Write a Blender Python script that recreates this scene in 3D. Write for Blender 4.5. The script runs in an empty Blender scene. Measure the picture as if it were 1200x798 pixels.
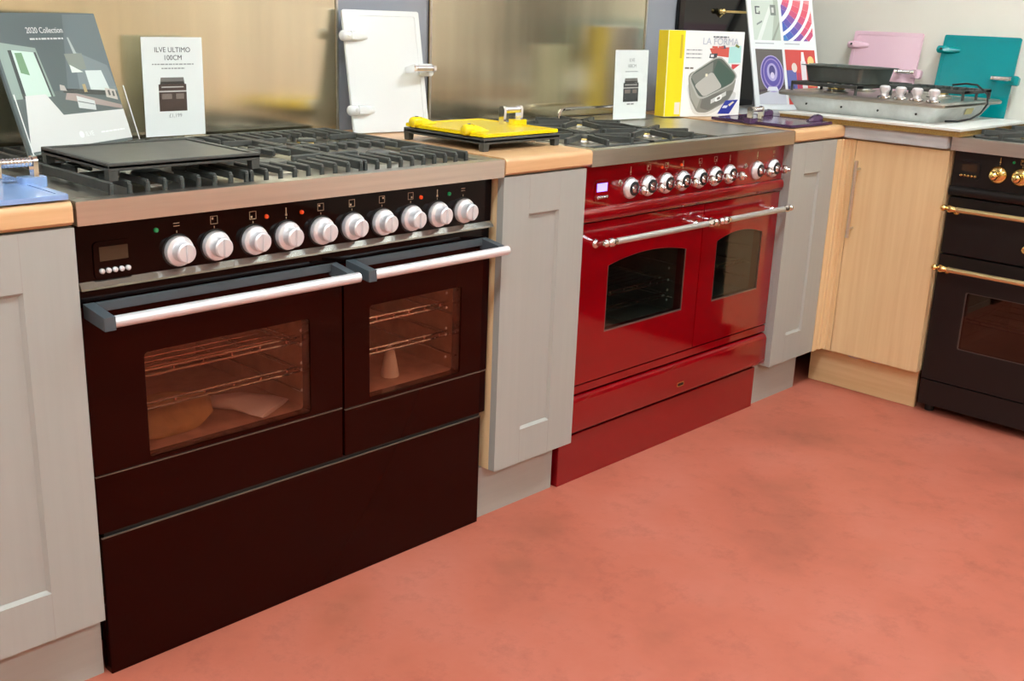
import bpy, bmesh, math, random
from mathutils import Matrix, Vector, noise
PI = math.pi
random.seed(7)
scene = bpy.context.scene
COL = scene.collection

# ------------------------------------------------------------------ camera
cam_d = bpy.data.cameras.new('camera'); cam = bpy.data.objects.new('camera', cam_d); COL.objects.link(cam)
cam_d.sensor_width = 36.0; cam_d.sensor_fit = 'HORIZONTAL'; cam_d.lens = 1279.1 * 36.0 / 1200.0
cam_d.clip_start = 0.02; cam_d.clip_end = 60
cam.matrix_world = Matrix.Translation((-.7855, -1.7293, 1.2366)) @ Matrix.Rotation(-.8146, 4, 'Z') @ Matrix.Rotation(1.2753, 4, 'X') @ Matrix.Rotation(.0394, 4, 'Z')
scene.camera = cam
# ------------------------------------------------------------------ world, exposure
w = bpy.data.worlds.new('world'); scene.world = w; w.use_nodes = True
w.node_tree.nodes['Background'].inputs[0].default_value = (.9, .95, 1, 1)
w.node_tree.nodes['Background'].inputs[1].default_value = 0.05
scene.view_settings.view_transform = 'Standard'; scene.view_settings.look = 'None'
scene.view_settings.gamma = 1.0; scene.view_settings.use_curve_mapping = False
scene.view_settings.exposure = 0.38
LAMP = 26.0            # strength of the fluorescent ceiling lamps

# ------------------------------------------------------------------ materials
ANROT = 0.0
def lin(c):
    return tuple(((v/255)/12.92 if v/255 <= .04045 else ((v/255+.055)/1.055)**2.4) for v in c[:3]) + (1,)
MATS = {}
def mat(name, rgb, rough=.5, metal=0.0, coat=0.0, emit=0.0, spec=.5, noise_amt=0.0, noise_scale=(8, 8, 8), rgb2=None, bump=0.0, bump_scale=None, aniso=0.0, detail=4.0, rough_var=0.0):
    if name in MATS: return MATS[name]
    m = bpy.data.materials.new(name); m.use_nodes = True; nt = m.node_tree; N = nt.nodes; L = nt.links
    b = N['Principled BSDF']; b.inputs['Base Color'].default_value = lin(rgb)
    b.inputs['Roughness'].default_value = rough; b.inputs['Metallic'].default_value = metal
    b.inputs['Coat Weight'].default_value = coat; b.inputs['Coat Roughness'].default_value = .02
    b.inputs['Specular IOR Level'].default_value = spec
    if aniso:
        b.inputs['Anisotropic'].default_value = aniso
        t = N.new('ShaderNodeTangent'); t.direction_type = 'UV_MAP'; t.uv_map = 'grain'; b.inputs['Anisotropic Rotation'].default_value = ANROT; L.new(t.outputs[0], b.inputs['Tangent'])
    if emit:
        b.inputs['Emission Color'].default_value = lin(rgb); b.inputs['Emission Strength'].default_value = emit
    if noise_amt or bump or rgb2 or rough_var:
        tc = N.new('ShaderNodeTexCoord'); mp = N.new('ShaderNodeMapping'); mp.inputs['Scale'].default_value = noise_scale
        L.new(tc.outputs['Object'], mp.inputs[0])
        nz = N.new('ShaderNodeTexNoise'); nz.inputs['Scale'].default_value = 1; nz.inputs['Detail'].default_value = detail; nz.inputs['Roughness'].default_value = .6
        L.new(mp.outputs[0], nz.inputs['Vector'])
        if noise_amt or rgb2:
            r = N.new('ShaderNodeValToRGB'); r.color_ramp.elements[0].position = .3; r.color_ramp.elements[1].position = .7
            r.color_ramp.elements[0].color = lin(rgb2 if rgb2 else tuple(max(0, v*(1-noise_amt)) for v in rgb)); r.color_ramp.elements[1].color = lin(rgb)
            L.new(nz.outputs[0], r.inputs[0]); L.new(r.outputs[0], b.inputs['Base Color'])
        if rough_var:
            mr = N.new('ShaderNodeMapRange'); mr.inputs[3].default_value = rough - rough_var; mr.inputs[4].default_value = rough + rough_var
            L.new(nz.outputs[0], mr.inputs[0]); L.new(mr.outputs[0], b.inputs['Roughness'])
        if bump:
            nb = nz
            if bump_scale:
                mp2 = N.new('ShaderNodeMapping'); mp2.inputs['Scale'].default_value = bump_scale; L.new(tc.outputs['Object'], mp2.inputs[0])
                nb = N.new('ShaderNodeTexNoise'); nb.inputs['Scale'].default_value = 1; nb.inputs['Detail'].default_value = 3; L.new(mp2.outputs[0], nb.inputs['Vector'])
            bp = N.new('ShaderNodeBump'); bp.inputs['Strength'].default_value = bump; bp.inputs['Distance'].default_value = .002
            L.new(nb.outputs[0], bp.inputs['Height']); L.new(bp.outputs[0], b.inputs['Normal'])
    MATS[name] = m; return m

def floor_mat():
    m = bpy.data.materials.new('painted_concrete'); m.use_nodes = True; nt = m.node_tree; N = nt.nodes; L = nt.links
    b = N['Principled BSDF']; tc = N.new('ShaderNodeTexCoord')
    def nz(scale, detail, rough=.6):
        n = N.new('ShaderNodeTexNoise'); n.inputs['Scale'].default_value = scale; n.inputs['Detail'].default_value = detail; n.inputs['Roughness'].default_value = rough
        L.new(tc.outputs['Object'], n.inputs['Vector']); return n
    def ramp(src, stops):
        r = N.new('ShaderNodeValToRGB'); e = r.color_ramp.elements
        while len(e) < len(stops): e.new(.5)
        for k, (p, c) in enumerate(stops): e[k].position = p; e[k].color = c
        L.new(src.outputs[0], r.inputs[0]); return r
    a = ramp(nz(2.2, 6), [(.3, lin((160, 88, 68))), (.5, lin((184, 101, 79))), (.72, lin((192, 113, 93)))])
    s = ramp(nz(9, 8, .75), [(.52, (1, 1, 1, 1)), (.70, (.74, .72, .70, 1))])
    s2 = ramp(nz(3.1, 3), [(.58, (1, 1, 1, 1)), (.75, (.82, .88, .82, 1))])
    mx = N.new('ShaderNodeMixRGB'); mx.blend_type = 'MULTIPLY'; mx.inputs[0].default_value = .8
    L.new(a.outputs[0], mx.inputs[1]); L.new(s.outputs[0], mx.inputs[2])
    mx2 = N.new('ShaderNodeMixRGB'); mx2.blend_type = 'MULTIPLY'; mx2.inputs[0].default_value = .8
    L.new(mx.outputs[0], mx2.inputs[1]); L.new(s2.outputs[0], mx2.inputs[2]); L.new(mx2.outputs[0], b.inputs['Base Color'])
    b.inputs['Roughness'].default_value = .5; b.inputs['Specular IOR Level'].default_value = .35
    bp = N.new('ShaderNodeBump'); bp.inputs['Strength'].default_value = .12; bp.inputs['Distance'].default_value = .003
    L.new(nz(40, 5).outputs[0], bp.inputs['Height']); L.new(bp.outputs[0], b.inputs['Normal'])
    return m

def glass_mat(name, tint, refl, reflc=(255, 255, 255)):
    m = bpy.data.materials.new(name); m.use_nodes = True; N = m.node_tree.nodes; L = m.node_tree.links
    N.remove(N['Principled BSDF']); out = N['Material Output']
    t = N.new('ShaderNodeBsdfTransparent'); t.inputs[0].default_value = lin(tint)
    g = N.new('ShaderNodeBsdfGlossy'); g.inputs['Color'].default_value = lin(reflc); g.inputs['Roughness'].default_value = .02
    lw = N.new('ShaderNodeLayerWeight'); lw.inputs[0].default_value = .5
    pw = N.new('ShaderNodeMath'); pw.operation = 'POWER'; pw.inputs[1].default_value = 4; L.new(lw.outputs['Facing'], pw.inputs[0])
    ad = N.new('ShaderNodeMath'); ad.operation = 'MULTIPLY_ADD'; ad.inputs[1].default_value = .6; ad.inputs[2].default_value = refl; ad.use_clamp = True; L.new(pw.outputs[0], ad.inputs[0])
    mx = N.new('ShaderNodeMixShader'); L.new(ad.outputs[0], mx.inputs[0]); L.new(t.outputs[0], mx.inputs[1]); L.new(g.outputs[0], mx.inputs[2])
    L.new(mx.outputs[0], out.inputs[0]); MATS[name] = m; return m

FLOOR = floor_mat()
STEEL = mat('brushed_steel', (224, 221, 212), .30, 1, noise_amt=.08, noise_scale=(2, 60, 60))
STEEL_TOP = mat('hob_steel', (200, 196, 186), .34, 1, noise_amt=.06, noise_scale=(40, 2, 40))
SPLASH = mat('splash_steel', (240, 232, 206), .2, 1, aniso=.85, noise_amt=.10, noise_scale=(9, 9, .6), rough_var=.04)
CHROME = mat('chrome', (225, 222, 220), .08, 1)
SATIN = mat('satin_silver', (228, 226, 226), .32, .45)
RAILM = mat('brushed_rail', (208, 208, 202), .34, .7)
BRASS = mat('brass', (236, 208, 138), .2, 1)
BRASSR = mat('brass_satin', (228, 204, 150), .3, .9)
IRON = mat('cast_iron', (72, 73, 68), .5, .0, noise_amt=.15, noise_scale=(60, 60, 60), bump=.15)
GRIDTOP = mat('griddle_surface', (84, 82, 74), .45, noise_amt=.1, noise_scale=(30, 30, 30))
BROWN = mat('brown_enamel', (32, 2, 0), .05, spec=.12)
BROWNDK = mat('brown_glass', (14, 2, 1), .04, spec=.16)
RED = mat('red_enamel', (132, 0, 9), .12, coat=1.0, spec=.3)
BLACK = mat('black_enamel', (26, 23, 22), .3, spec=.35)
BLACKG = mat('black_gloss', (10, 9, 9), .08)
RUBBER = mat('black_plastic', (22, 22, 22), .5)
DGREY = mat('dark_grey_plastic', (72, 80, 84), .4)
GREYP = mat('grey_painted_timber', (165, 164, 155), .45, noise_amt=.02, noise_scale=(70, 70, 3))
GREYK = mat('grey_kick_board', (168, 164, 154), .5, noise_amt=.03, noise_scale=(3, 3, 50))
BEECH = mat('beech_worktop', (222, 178, 130), .38, rgb2=(206, 158, 110), noise_scale=(3, 60, 60), detail=6)
BIRCH = mat('birch_veneer', (232, 200, 152), .42, rgb2=(222, 185, 136), noise_scale=(50, 50, 2.2), detail=6)
BIRCHH = mat('birch_plinth', (230, 196, 146), .45, rgb2=(218, 180, 130), noise_scale=(50, 2.2, 50), detail=6)
STONE = mat('grey_stone_laminate', (206, 208, 206), .4, rgb2=(178, 180, 180), noise_scale=(60, 8, 60))
WHITEL = mat('white_laminate', (228, 226, 216), .4)
CHIP = mat('chipboard', (166, 132, 66), .8, noise_amt=.25, noise_scale=(200, 200, 200))
CREAM = mat('cream_wall_paint', (240, 235, 219), .7, noise_amt=.02, noise_scale=(3, 3, 3))
GREYW = mat('grey_wall_paint', (150, 152, 158), .55, noise_amt=.02, noise_scale=(3, 3, 3))
CEIL = mat('ceiling_white', (225, 222, 212), .8, noise_amt=.02, noise_scale=(3, 3, 3))
BACKROOM = mat('showroom_wall', (218, 206, 174), .7, noise_amt=.05, noise_scale=(1.2, 1.2, .3))
ENAMELIN = mat('oven_lining', (192, 150, 126), .45, noise_amt=.2, noise_scale=(20, 20, 20))
ENAMELGR = mat('oven_lining_grey', (150, 152, 147), .4, noise_amt=.2, noise_scale=(20, 20, 20))
GLASSB = glass_mat('brown_oven_glass', (236, 216, 204), .05, (245, 215, 195))
GLASSK = glass_mat('dark_oven_glass', (190, 198, 192), .07)
GLASSM = glass_mat('smoked_oven_glass', (170, 158, 146), .07, (235, 220, 205))
ACRYL = glass_mat('clear_acrylic', (254, 255, 254), .008)
PAPER = mat('white_card', (232, 233, 232), .5)
WHITE_EN = mat('white_enamel', (224, 225, 222), .15)
YELLOW_EN = mat('yellow_enamel', (246, 214, 18), .18)
PURPLE_EN = mat('purple_enamel', (76, 50, 80), .12)
BLUE_EN = mat('blue_enamel', (140, 168, 210), .15)
PINK_EN = mat('pink_enamel', (232, 192, 204), .15)
TEAL_EN = mat('teal_enamel', (0, 140, 142), .1)
GALV = mat('galvanised_steel', (226, 230, 228), .4, .2, noise_amt=.14, noise_scale=(14, 14, 14))
TRAYM = mat('dark_tin', (92, 98, 93), .32, .3, noise_amt=.1, noise_scale=(20, 20, 20))
TUBE = mat('lamp_diffuser', (233, 247, 255), .5, emit=LAMP)
LCDOFF = mat('display_dark', (62, 46, 30), .25)
LCDON = mat('display_lit', (128, 118, 255), .3, emit=2.2)
LEDG = mat('green_indicator', (20, 130, 70), .25, emit=.15)
LEDR = mat('orange_indicator', (220, 70, 20), .25, emit=.25)
INKM = mat('marking_cream', (190, 170, 140), .5)
INKG = mat('marking_gold', (200, 160, 90), .5)

# ------------------------------------------------------------------ mesh builder
class MB:
    def __init__(s, M=None): s.bm = bmesh.new(); s.M = M or Matrix(); s.mi = 0
    def _fin(s, verts):
        for v in verts: v.co = s.M @ v.co
        fs = set(f for v in verts for f in v.link_faces)
        for f in fs: f.material_index = s.mi
    def box(s, x0, x1, y0, y1, z0, z1, bev=0.0, seg=2):
        r = bmesh.ops.create_cube(s.bm, size=1); vs = r['verts']
        for v in vs:
            v.co = Vector(((x0+x1)/2 + v.co.x*(x1-x0), (y0+y1)/2 + v.co.y*(y1-y0), (z0+z1)/2 + v.co.z*(z1-z0)))
        if bev:
            es = list(set(e for v in vs for e in v.link_edges))
            n0 = set(s.bm.verts) - set(vs)
            bmesh.ops.bevel(s.bm, geom=es, offset=bev, segments=seg, affect='EDGES', clamp_overlap=True)
            vs = [v for v in s.bm.verts if v not in n0]
        s._fin(vs); return s
    def ring(s, loops, close_ends=True, cyclic=False):
        rows = [[s.bm.verts.new(p) for p in lp] for lp in loops]; n = len(rows[0])
        for a in range(len(rows) - (0 if cyclic else 1)):
            b = rows[(a+1) % len(rows)]
            for k in range(n): s.bm.faces.new((rows[a][k], rows[a][(k+1) % n], b[(k+1) % n], b[k]))
        if close_ends and not cyclic:
            s.bm.faces.new(rows[0][::-1]); s.bm.faces.new(rows[-1])
        s._fin([v for r in rows for v in r]); return s
    def lathe(s, prof, origin=(0, 0, 0), axis=(0, 0, 1), n=20, squash=1.0):
        q = Vector((0, 0, 1)).rotation_difference(Vector(axis)); o = Vector(origin); loops = []
        for r, h in prof:
            r = max(r, 1e-4)
            loops.append([o + q @ Vector((r*math.cos(2*PI*k/n), r*squash*math.sin(2*PI*k/n), h)) for k in range(n)])
        return s.ring(loops)
    def cyl(s, a, b, r, n=14, r2=None):
        a = Vector(a); b = Vector(b); return s.lathe([(r, 0), (r if r2 is None else r2, (b-a).length)], a, (b-a).normalized(), n)
    def tube(s, pts, r, n=8):
        pts = [Vector(p) for p in pts]; loops = []; up = None
        for i, p in enumerate(pts):
            t = (pts[min(i+1, len(pts)-1)] - pts[max(i-1, 0)]).normalized()
            if up is None: up = t.orthogonal().normalized()
            up = (up - t*up.dot(t)).normalized(); sd = t.cross(up)
            loops.append([p + r*(math.cos(2*PI*k/n)*up + math.sin(2*PI*k/n)*sd) for k in range(n)])
        return s.ring(loops)
    def prism(s, pts, vec):
        v = Vector(vec); a = [Vector(p) for p in pts]
        return s.ring([a, [p+v for p in a]])
    def poly(s, pts):
        vs = [s.bm.verts.new(p) for p in pts]; s.bm.faces.new(vs); s._fin(vs); return s
    def holed(s, outer, inner, y0, y1):
        """a plate in the x-z plane with a hole; outer / inner are (x, z) loops; thickness y0..y1"""
        for y, fl in ((y0, False), (y1, True)):
            vo = [s.bm.verts.new((x, y, z)) for x, z in outer]; vi = [s.bm.verts.new((x, y, z)) for x, z in inner]
            es = [s.bm.edges.new((l[k], l[(k+1) % len(l)])) for l in (vo, vi) for k in range(len(l))]
            bmesh.ops.triangle_fill(s.bm, use_beauty=True, use_dissolve=False, edges=es)
            s._fin(vo + vi)
        for lp in (outer, inner):
            s.ring([[(x, y0, z) for x, z in lp], [(x, y1, z) for x, z in lp]], close_ends=False)
        bmesh.ops.remove_doubles(s.bm, verts=s.bm.verts, dist=1e-6); return s
    def build(s, name, mats, parent=None, smooth=True, angle=35):
        bmesh.ops.recalc_face_normals(s.bm, faces=s.bm.faces)
        me = bpy.data.meshes.new(name); s.bm.to_mesh(me); s.bm.free()
        for m in (mats if isinstance(mats, (list, tuple)) else [mats]): me.materials.append(m)
        if smooth and len(me.polygons):
            me.shade_smooth(); me.set_sharp_from_angle(angle=math.radians(angle))
        o = bpy.data.objects.new(name, me); COL.objects.link(o)
        if parent: o.parent = parent
        return o
def rrect(x0, x1, z0, z1, r, n=5):
    out = []
    for cx, cz, a0 in ((x1-r, z1-r, 0), (x0+r, z1-r, 90), (x0+r, z0+r, 180), (x1-r, z0+r, 270)):
        for k in range(n+1):
            a = math.radians(a0 + 90*k/n); out.append((cx + r*math.cos(a), cz + r*math.sin(a)))
    return out
def rect(x0, x1, z0, z1): return [(x1, z1), (x0, z1), (x0, z0), (x1, z0)]
def arch(x0, x1, z0, z1, rise, n=14):
    """rectangle whose top edge bows up by rise"""
    pts = [(x1, z1)]
    for k in range(1, n):
        t = k/n; pts.append((x1 + (x0-x1)*t, z1 + rise*4*t*(1-t)))
    return pts + [(x0, z1), (x0, z0), (x1, z0)]
def thing(name, label, cat, loc=(0, 0, 0), rot=(0, 0, 0), group=None):
    o = bpy.data.objects.new(name, None); COL.objects.link(o); o.location = loc; o.rotation_euler = rot; o.empty_display_size = .05
    return tag(o, label, cat, group)
def tag(o, label, cat, group=None):
    o['label'] = label; o['category'] = cat
    if group: o['group'] = group
    return o
def struct(o, label=None):
    o['kind'] = 'structure'
    if label: o['label'] = label
    return o
def part_label(o, label): o['label'] = label; return o
def text(name, s, size, loc, m, parent, align='LEFT', sx=1.0):
    if s[0] == '~':            # lettering too small to read in the photograph: a row of word-length strokes
        rnd = random.Random(len(s)); n = len(s); x = -n*size*.26 if align == 'CENTER' else 0; end = x + n*size*.52; mb = MB()
        while x < end:
            w_ = min(rnd.uniform(1.2, 3.4)*size*.5, end-x); mb.box(loc[0]+x, loc[0]+x+w_, loc[1]-.0001, loc[1], loc[2]+size*.1, loc[2]+size*.5); x += w_ + size*.28
        return mb.build('fine_print', m, parent, False)
    c = bpy.data.curves.new('t', 'FONT'); c.body = s; c.size = size; c.align_x = align; c.extrude = .00008
    t = bpy.data.objects.new('t', c); COL.objects.link(t)
    dg = bpy.context.evaluated_depsgraph_get(); me = bpy.data.meshes.new_from_object(t.evaluated_get(dg))
    bpy.data.objects.remove(t); me.materials.clear(); me.materials.append(m)
    me.transform(Matrix.Translation(loc) @ Matrix.Rotation(PI/2, 4, 'X') @ Matrix.Diagonal((sx, 1, 1, 1)))
    o = bpy.data.objects.new(name, me); COL.objects.link(o); o.parent = parent; return o
def pm(rgb, rough=.5): return mat('print_%d_%d_%d' % rgb, rgb, rough)
def print_mesh(name, polys, parent, y=-.0006, lift=.00004):
    """flat printed shapes; polys = [(colour, [(x, z), ...]), ...] stacked in order, each a hair in front"""
    cols = []; mb = MB()
    for k, (c, pts) in enumerate(polys):
        if len(pts) < 3: continue
        if c not in cols: cols.append(c)
        mb.mi = cols.index(c); mb.poly([(x, y - k*lift, z) for x, z in pts])
    return mb.build(name, [pm(c) for c in cols], parent, smooth=False)
def clip(pts, x0, x1, z0, z1):
    for ax, lim, sg in ((0, x0, 1), (0, x1, -1), (1, z0, 1), (1, z1, -1)):
        out = []
        for k in range(len(pts)):
            a, b = pts[k-1], pts[k]; da, db = sg*(a[ax]-lim), sg*(b[ax]-lim)
            if (da >= 0) != (db >= 0):
                t = da/(da-db); out.append((a[0]+(b[0]-a[0])*t, a[1]+(b[1]-a[1])*t))
            if db >= 0: out.append(b)
        pts = out
        if not pts: return []
    return pts

# ------------------------------------------------------------------ room
WY = .62; WX = 3.24; RX0 = -4.2; RY0 = -5.2; RH = 2.75
struct(MB().box(RX0, WX, RY0, WY, -.1, 0).build('floor', FLOOR, smooth=False), 'salmon red painted concrete floor')
struct(MB().box(RX0-.1, WX+.1, WY, WY+.1, -.1, RH).build('wall_back', GREYW, smooth=False), 'grey wall behind the row of cookers')
struct(MB().box(WX, WX+.1, RY0, WY, -.1, RH).build('wall_right', CREAM, smooth=False), 'cream wall behind the corner cabinet')
struct(MB().box(RX0-.1, RX0, RY0, WY, -.1, RH).build('wall_left', BACKROOM, smooth=False))
struct(MB().box(RX0-.1, WX+.1, RY0-.1, RY0, -.1, RH).build('wall_front', BACKROOM, smooth=False))
struct(MB().box(RX0-.1, WX+.1, RY0-.1, WY+.1, RH, RH+.1).build('ceiling', CEIL, smooth=False))
k = 0
for lx in (-2.6, -.2, 2.2):
    for ly in (-3.3, -.95):
        t = thing('ceiling_light', 'fluorescent ceiling lamp over the showroom floor', 'ceiling light', (lx, ly, RH), group='ceiling lamps over the showroom')
        MB().holed(rect(-.62, .62, -.17, .17), rect(-.6, .6, -.15, .15), 0, .05).build('frame', PAPER, t, False).rotation_euler = (PI/2, 0, 0)
        MB().box(-.6, .6, -.15, .15, -.045, -.03, .004).build('diffuser', TUBE, t)

# ------------------------------------------------------------------ splashbacks
def splash(x0, x1, label):
    t = thing('splashback', label, 'splashback', ((x0+x1)/2, WY-.002, .91), group='steel splashbacks'); h = (x1-x0)/2
    p = MB().box(-h, h, -.006, 0, .0, .75, .0015).build('panel', SPLASH, t)
    uv = p.data.uv_layers.new(name='grain')
    for lo in p.data.loops:
        v = p.data.vertices[lo.vertex_index].co; uv.data[lo.index].uv = (v.x, v.z)
    for s_ in (-1, 1): MB().box(min(s_*h, s_*(h-.008)), max(s_*h, s_*(h-.008)), -.010, -.0062, 0, .75, .0015).build('edge_fold', STEEL, t)
splash(.0, 1.0, 'brushed steel splashback panel behind the dark brown cooker')
splash(1.315, 2.297, 'brushed steel splashback panel behind the red cooker')
t = thing('splashback', 'black glass splashback behind the black cooker', 'splashback', (WX-.002, -.82, .91))
MB().box(-.008, 0, -.45, .45, 0, .75, .002).build('panel', BLACKG, t)

# ------------------------------------------------------------------ kitchen units
def shaker_door(parent, x0, x1, z0, z1, panel=None, stile=.09):
    th = .02; rec = .007
    a, b, c, d = panel if panel else (x0+stile, x1-stile, z0+.092, z1-.092)
    mb = MB(); o = [(x1, z1), (x0, z1), (x0, z0), (x1, z0)]
    door = mb.holed(rect(x0, x1, z0, z1), rect(a, b, c, d), 0, th).build('door_frame', GREYP, parent, smooth=False)
    MB().box(a-.002, b+.002, rec, th-.002, c-.002, d+.002).build('door_panel', GREYP, door, smooth=False)
    m2 = MB()   # sloping bead round the recess
    w_ = .006
    for (p, q) in (((a, c), (b, c)), ((b, c), (b, d)), ((b, d), (a, d)), ((a, d), (a, c))):
        cx, cz = (a+b)/2, (c+d)/2
        def inn(pt): return (pt[0] + (w_ if pt[0] < cx else -w_), rec-.0004, pt[1] + (w_ if pt[1] < cz else -w_))
        m2.poly([(p[0], .0008, p[1]), (q[0], .0008, q[1]), inn(q), inn(p)])
    m2.build('door_bead', GREYP, door, smooth=False)
    for xx in (a, b):     # fine joint lines of the rails and stiles
        for z_a, z_b in ((z0+.001, c-.001), (d+.001, z1-.001)):
            MB().box(xx-.0006, xx+.0006, -.0002, .0004, z_a, z_b).build('joint_line', mat('joint_shadow', (160, 156, 148), .6), door, False)
    return door
def base_unit(name, label, x0, x1, kick, panel=None, cm=BIRCH, group='grey shaker base units'):
    t = thing(name, label, 'cabinet', ((x0+x1)/2, 0, 0), group=group); h = (x1-x0)/2; mx = (x0+x1)/2
    mb = MB(); mb.box(-h, -h+.016, .0205, .58, .138, .868); mb.box(h-.016, h, .0205, .58, .138, .868)
    mb.box(-h+.016, h-.016, .0205, .58, .138, .154); mb.box(-h+.016, h-.016, .0205, .58, .852, .868); mb.box(-h+.016, h-.016, .572, .58, .154, .852)
    mb.build('carcass', cm, t, smooth=False)
    shaker_door(t, -h, h, .138, .866, tuple((p-mx) if k < 2 else p for k, p in enumerate(panel)) if panel else None)
    MB().box(kick[0]-mx, kick[1]-mx, .046, .06, 0, .136).build('kick_board', GREYK, t, False)
    return t
base_unit('base_cabinet', 'wide grey shaker cabinet left of the dark brown cooker', -.606, -.006, (-.606, .004), (-.51, -.098, .228, .770))
base_unit('base_cabinet', 'narrow grey shaker cabinet between the brown and the red cooker', 1.0013, 1.2914, (.980, 1.270), (1.089, 1.196, .228, .774))
base_unit('base_cabinet', 'narrow grey shaker cabinet between red cooker and corner', 2.2845, 2.562, (2.256, 2.544), (2.368, 2.470, .232, .768), GREYP)

def worktop(x0, x1, label):
    t = thing('worktop', label, 'worktop', ((x0+x1)/2, 0, .87), group='beech worktop pieces'); h = (x1-x0)/2; n = 6; r = .012; prof = []
    for k in range(n+1):
        a = math.radians(180 - 90*k/n); prof.append((-.004 + r + r*math.cos(a), .04 - r + r*math.sin(a)))
    prof = [(.004, 0), (-.004, .006)] + prof + [(WY-.001, .04), (WY-.001, 0)]
    MB().prism([(-h, y, z) for y, z in prof], (2*h, 0, 0)).build('slab', BEECH, t)
    MB().box(-h+.001, h-.001, .01, WY-.002, -.0015, -.0002).build('underside', CHIP, t, False)
worktop(-.62, -.0075, 'beech worktop piece left of the brown cooker')
worktop(1.0025, 1.3075, 'beech worktop piece between the brown and red cookers')
worktop(2.2845, 2.598, 'beech worktop piece between red cooker and corner')

# corner run: stone laminate worktop, birch cabinet
t = thing('worktop', 'pale grey laminate worktop over the birch corner cabinet', 'worktop', (2.9, .1, .87))
MB().box(-.298, .338, -.445, WY-.101, .0, .04, .002).build('slab', STONE, t)
t = thing('corner_cabinet', 'pale birch corner cabinet with a long steel bar handle', 'cabinet', (2.623, 0, 0))
mb = MB(); mb.box(.021, .6, -.349, -.333, .137, .868); mb.box(.021, .6, -.333, .56, .137, .153); mb.box(.58, .6, -.333, .56, .153, .868); mb.box(.021, .58, -.333, .56, .852, .868); mb.box(.021, .58, .545, .56, .153, .852)
mb.build('carcass', BIRCH, t, False)
d = MB().box(0, .02, -.349, -.0385, .137, .8635, .0015).build('door', BIRCH, t)
hb = MB(); hb.cyl((-.03, -.060, .545), (-.03, -.060, .80), .006, 12)
for z in (.575, .772): hb.cyl((-.03, -.060, z), (0, -.060, z), .0045, 10)
hb.build('bar_handle', STEEL, d)
fp = MB()   # fluted corner post
pts = [(.02, -.037), (0, -.037), (0, -.028), (.004, -.025), (.004, -.016), (0, -.013), (0, -.006), (-.004, -.002), (-.018, -.002), (-.021, .002), (-.034, .002), (-.037, -.002), (-.0595, -.002), (-.0595, .024), (.02, .024)]
fp.prism([(x, y, .137) for x, y in pts], (0, 0, .727)).build('corner_post', BIRCH, t, False)
MB().box(.052, .068, -.337, .06, 0, .135, .001).build('plinth', BIRCHH, t)
mb = MB(); mb.tube([(.05, -.075, .130), (.046, -.09, .122), (.046, -.115, .120), (.05, -.135, .126)], .004, 6); mb.tube([(.05, -.15, .131), (.047, -.175, .122), (.047, -.2, .123), (.05, -.215, .13)], .003, 6)
part_label(mb.build('plinth_clip', PAPER, t), 'white plastic clips under the door')

# ------------------------------------------------------------------ cooker pieces (local: x along the front, y back, z up, front panels at y = .03)
FY = .03
def hob_top(parent, W, m=STEEL_TOP):
    mb = MB(); mb.box(0, W, 0, .615, .867, .8955); D = .615
    hb = mb.build('hob_tray', m, parent, False)
    mb = MB()
    mb.box(0, W, 0, .034, .8955, .9072, .002); mb.box(0, .05, .034, D-.03, .8955, .9072, .002); mb.box(W-.05, W, .034, D-.03, .8955, .9072, .002); mb.box(0, W, D-.03, D, .8955, .9072, .002)
    mb.build('hob_rim', m, parent)
    MB().box(-.0005, W+.0005, -.0015, .0, .867, .9072, .0006).build('hob_front_edge', STEEL, parent)
def burner(parent, x, y, r, z=.8955, brass=True):
    b = MB().lathe([(r*1.25, 0), (r*1.25, .004), (r*.95, .007), (r*.9, .012)], (x, y, z), n=24).build('burner', mat('burner_alloy', (186, 182, 172), .35, .9), parent)
    MB().lathe([(r*.86, .0125), (r*.88, .0165), (r*.80, .0165)], (x, y, z), n=24).build('burner_ring', BRASS if brass else RAILM, b)
    MB().lathe([(r*.8, .017), (r*.82, .020), (r*.72, .0235), (.001, .0245)], (x, y, z), n=24).build('burner_cap', IRON, b)
    MB().cyl((x+r*1.05, y+r*.3, z+.004), (x+r*1.05, y+r*.3, z+.019), .003, 8).build('spark_electrode', WHITE_EN, b)
def cavity(parent, x0, x1, z0, z1, m):
    y0, y1 = FY+.031, .52; mb = MB()
    mb.box(x0-.01, x0, y0, y1, z0-.01, z1+.01); mb.box(x1, x1+.01, y0, y1, z0-.01, z1+.01); mb.box(x0, x1, y0, y1, z0-.01, z0); mb.box(x0, x1, y0, y1, z1, z1+.01); mb.box(x0-.01, x1+.01, y1, y1+.01, z0-.01, z1+.01)
    c = mb.build('oven_cavity', m, parent, False)
    for z in (z0+.04, z0+.09, z0+.14):
        for xx in (x0, x1):
            s_ = 1 if xx == x0 else -1
            MB().cyl((xx+s_*.006, y0+.01, z), (xx+s_*.006, y1-.02, z), .003, 8).build('side_runner', CHROME, c)
def rack(parent, x0, x1, z, y0=.085, y1=.49, bars=14, cross=2):
    mb = MB()
    for dz in (0, .011): mb.cyl((x0, y0, z-dz), (x1, y0, z-dz), .0028, 8)
    mb.cyl((x0, y1, z), (x1, y1, z), .0028, 8)
    for k in range(bars):
        y = y0 + (y1-y0)*(k+.5)/bars; mb.cyl((x0, y, z), (x1, y, z), .0016, 6)
    for k in range(cross):
        x = x0 + .012 + (x1-x0-.024)*k/(cross-1); mb.cyl((x, y0, z-.003), (x, y1, z-.003), .002, 6)
    for k in range(6):
        x = x0 + (x1-x0)*(k+.5)/6; mb.cyl((x, y0, z), (x, y0, z-.011), .0022, 6)
    return mb.build('oven_rack', CHROME, parent)
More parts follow.
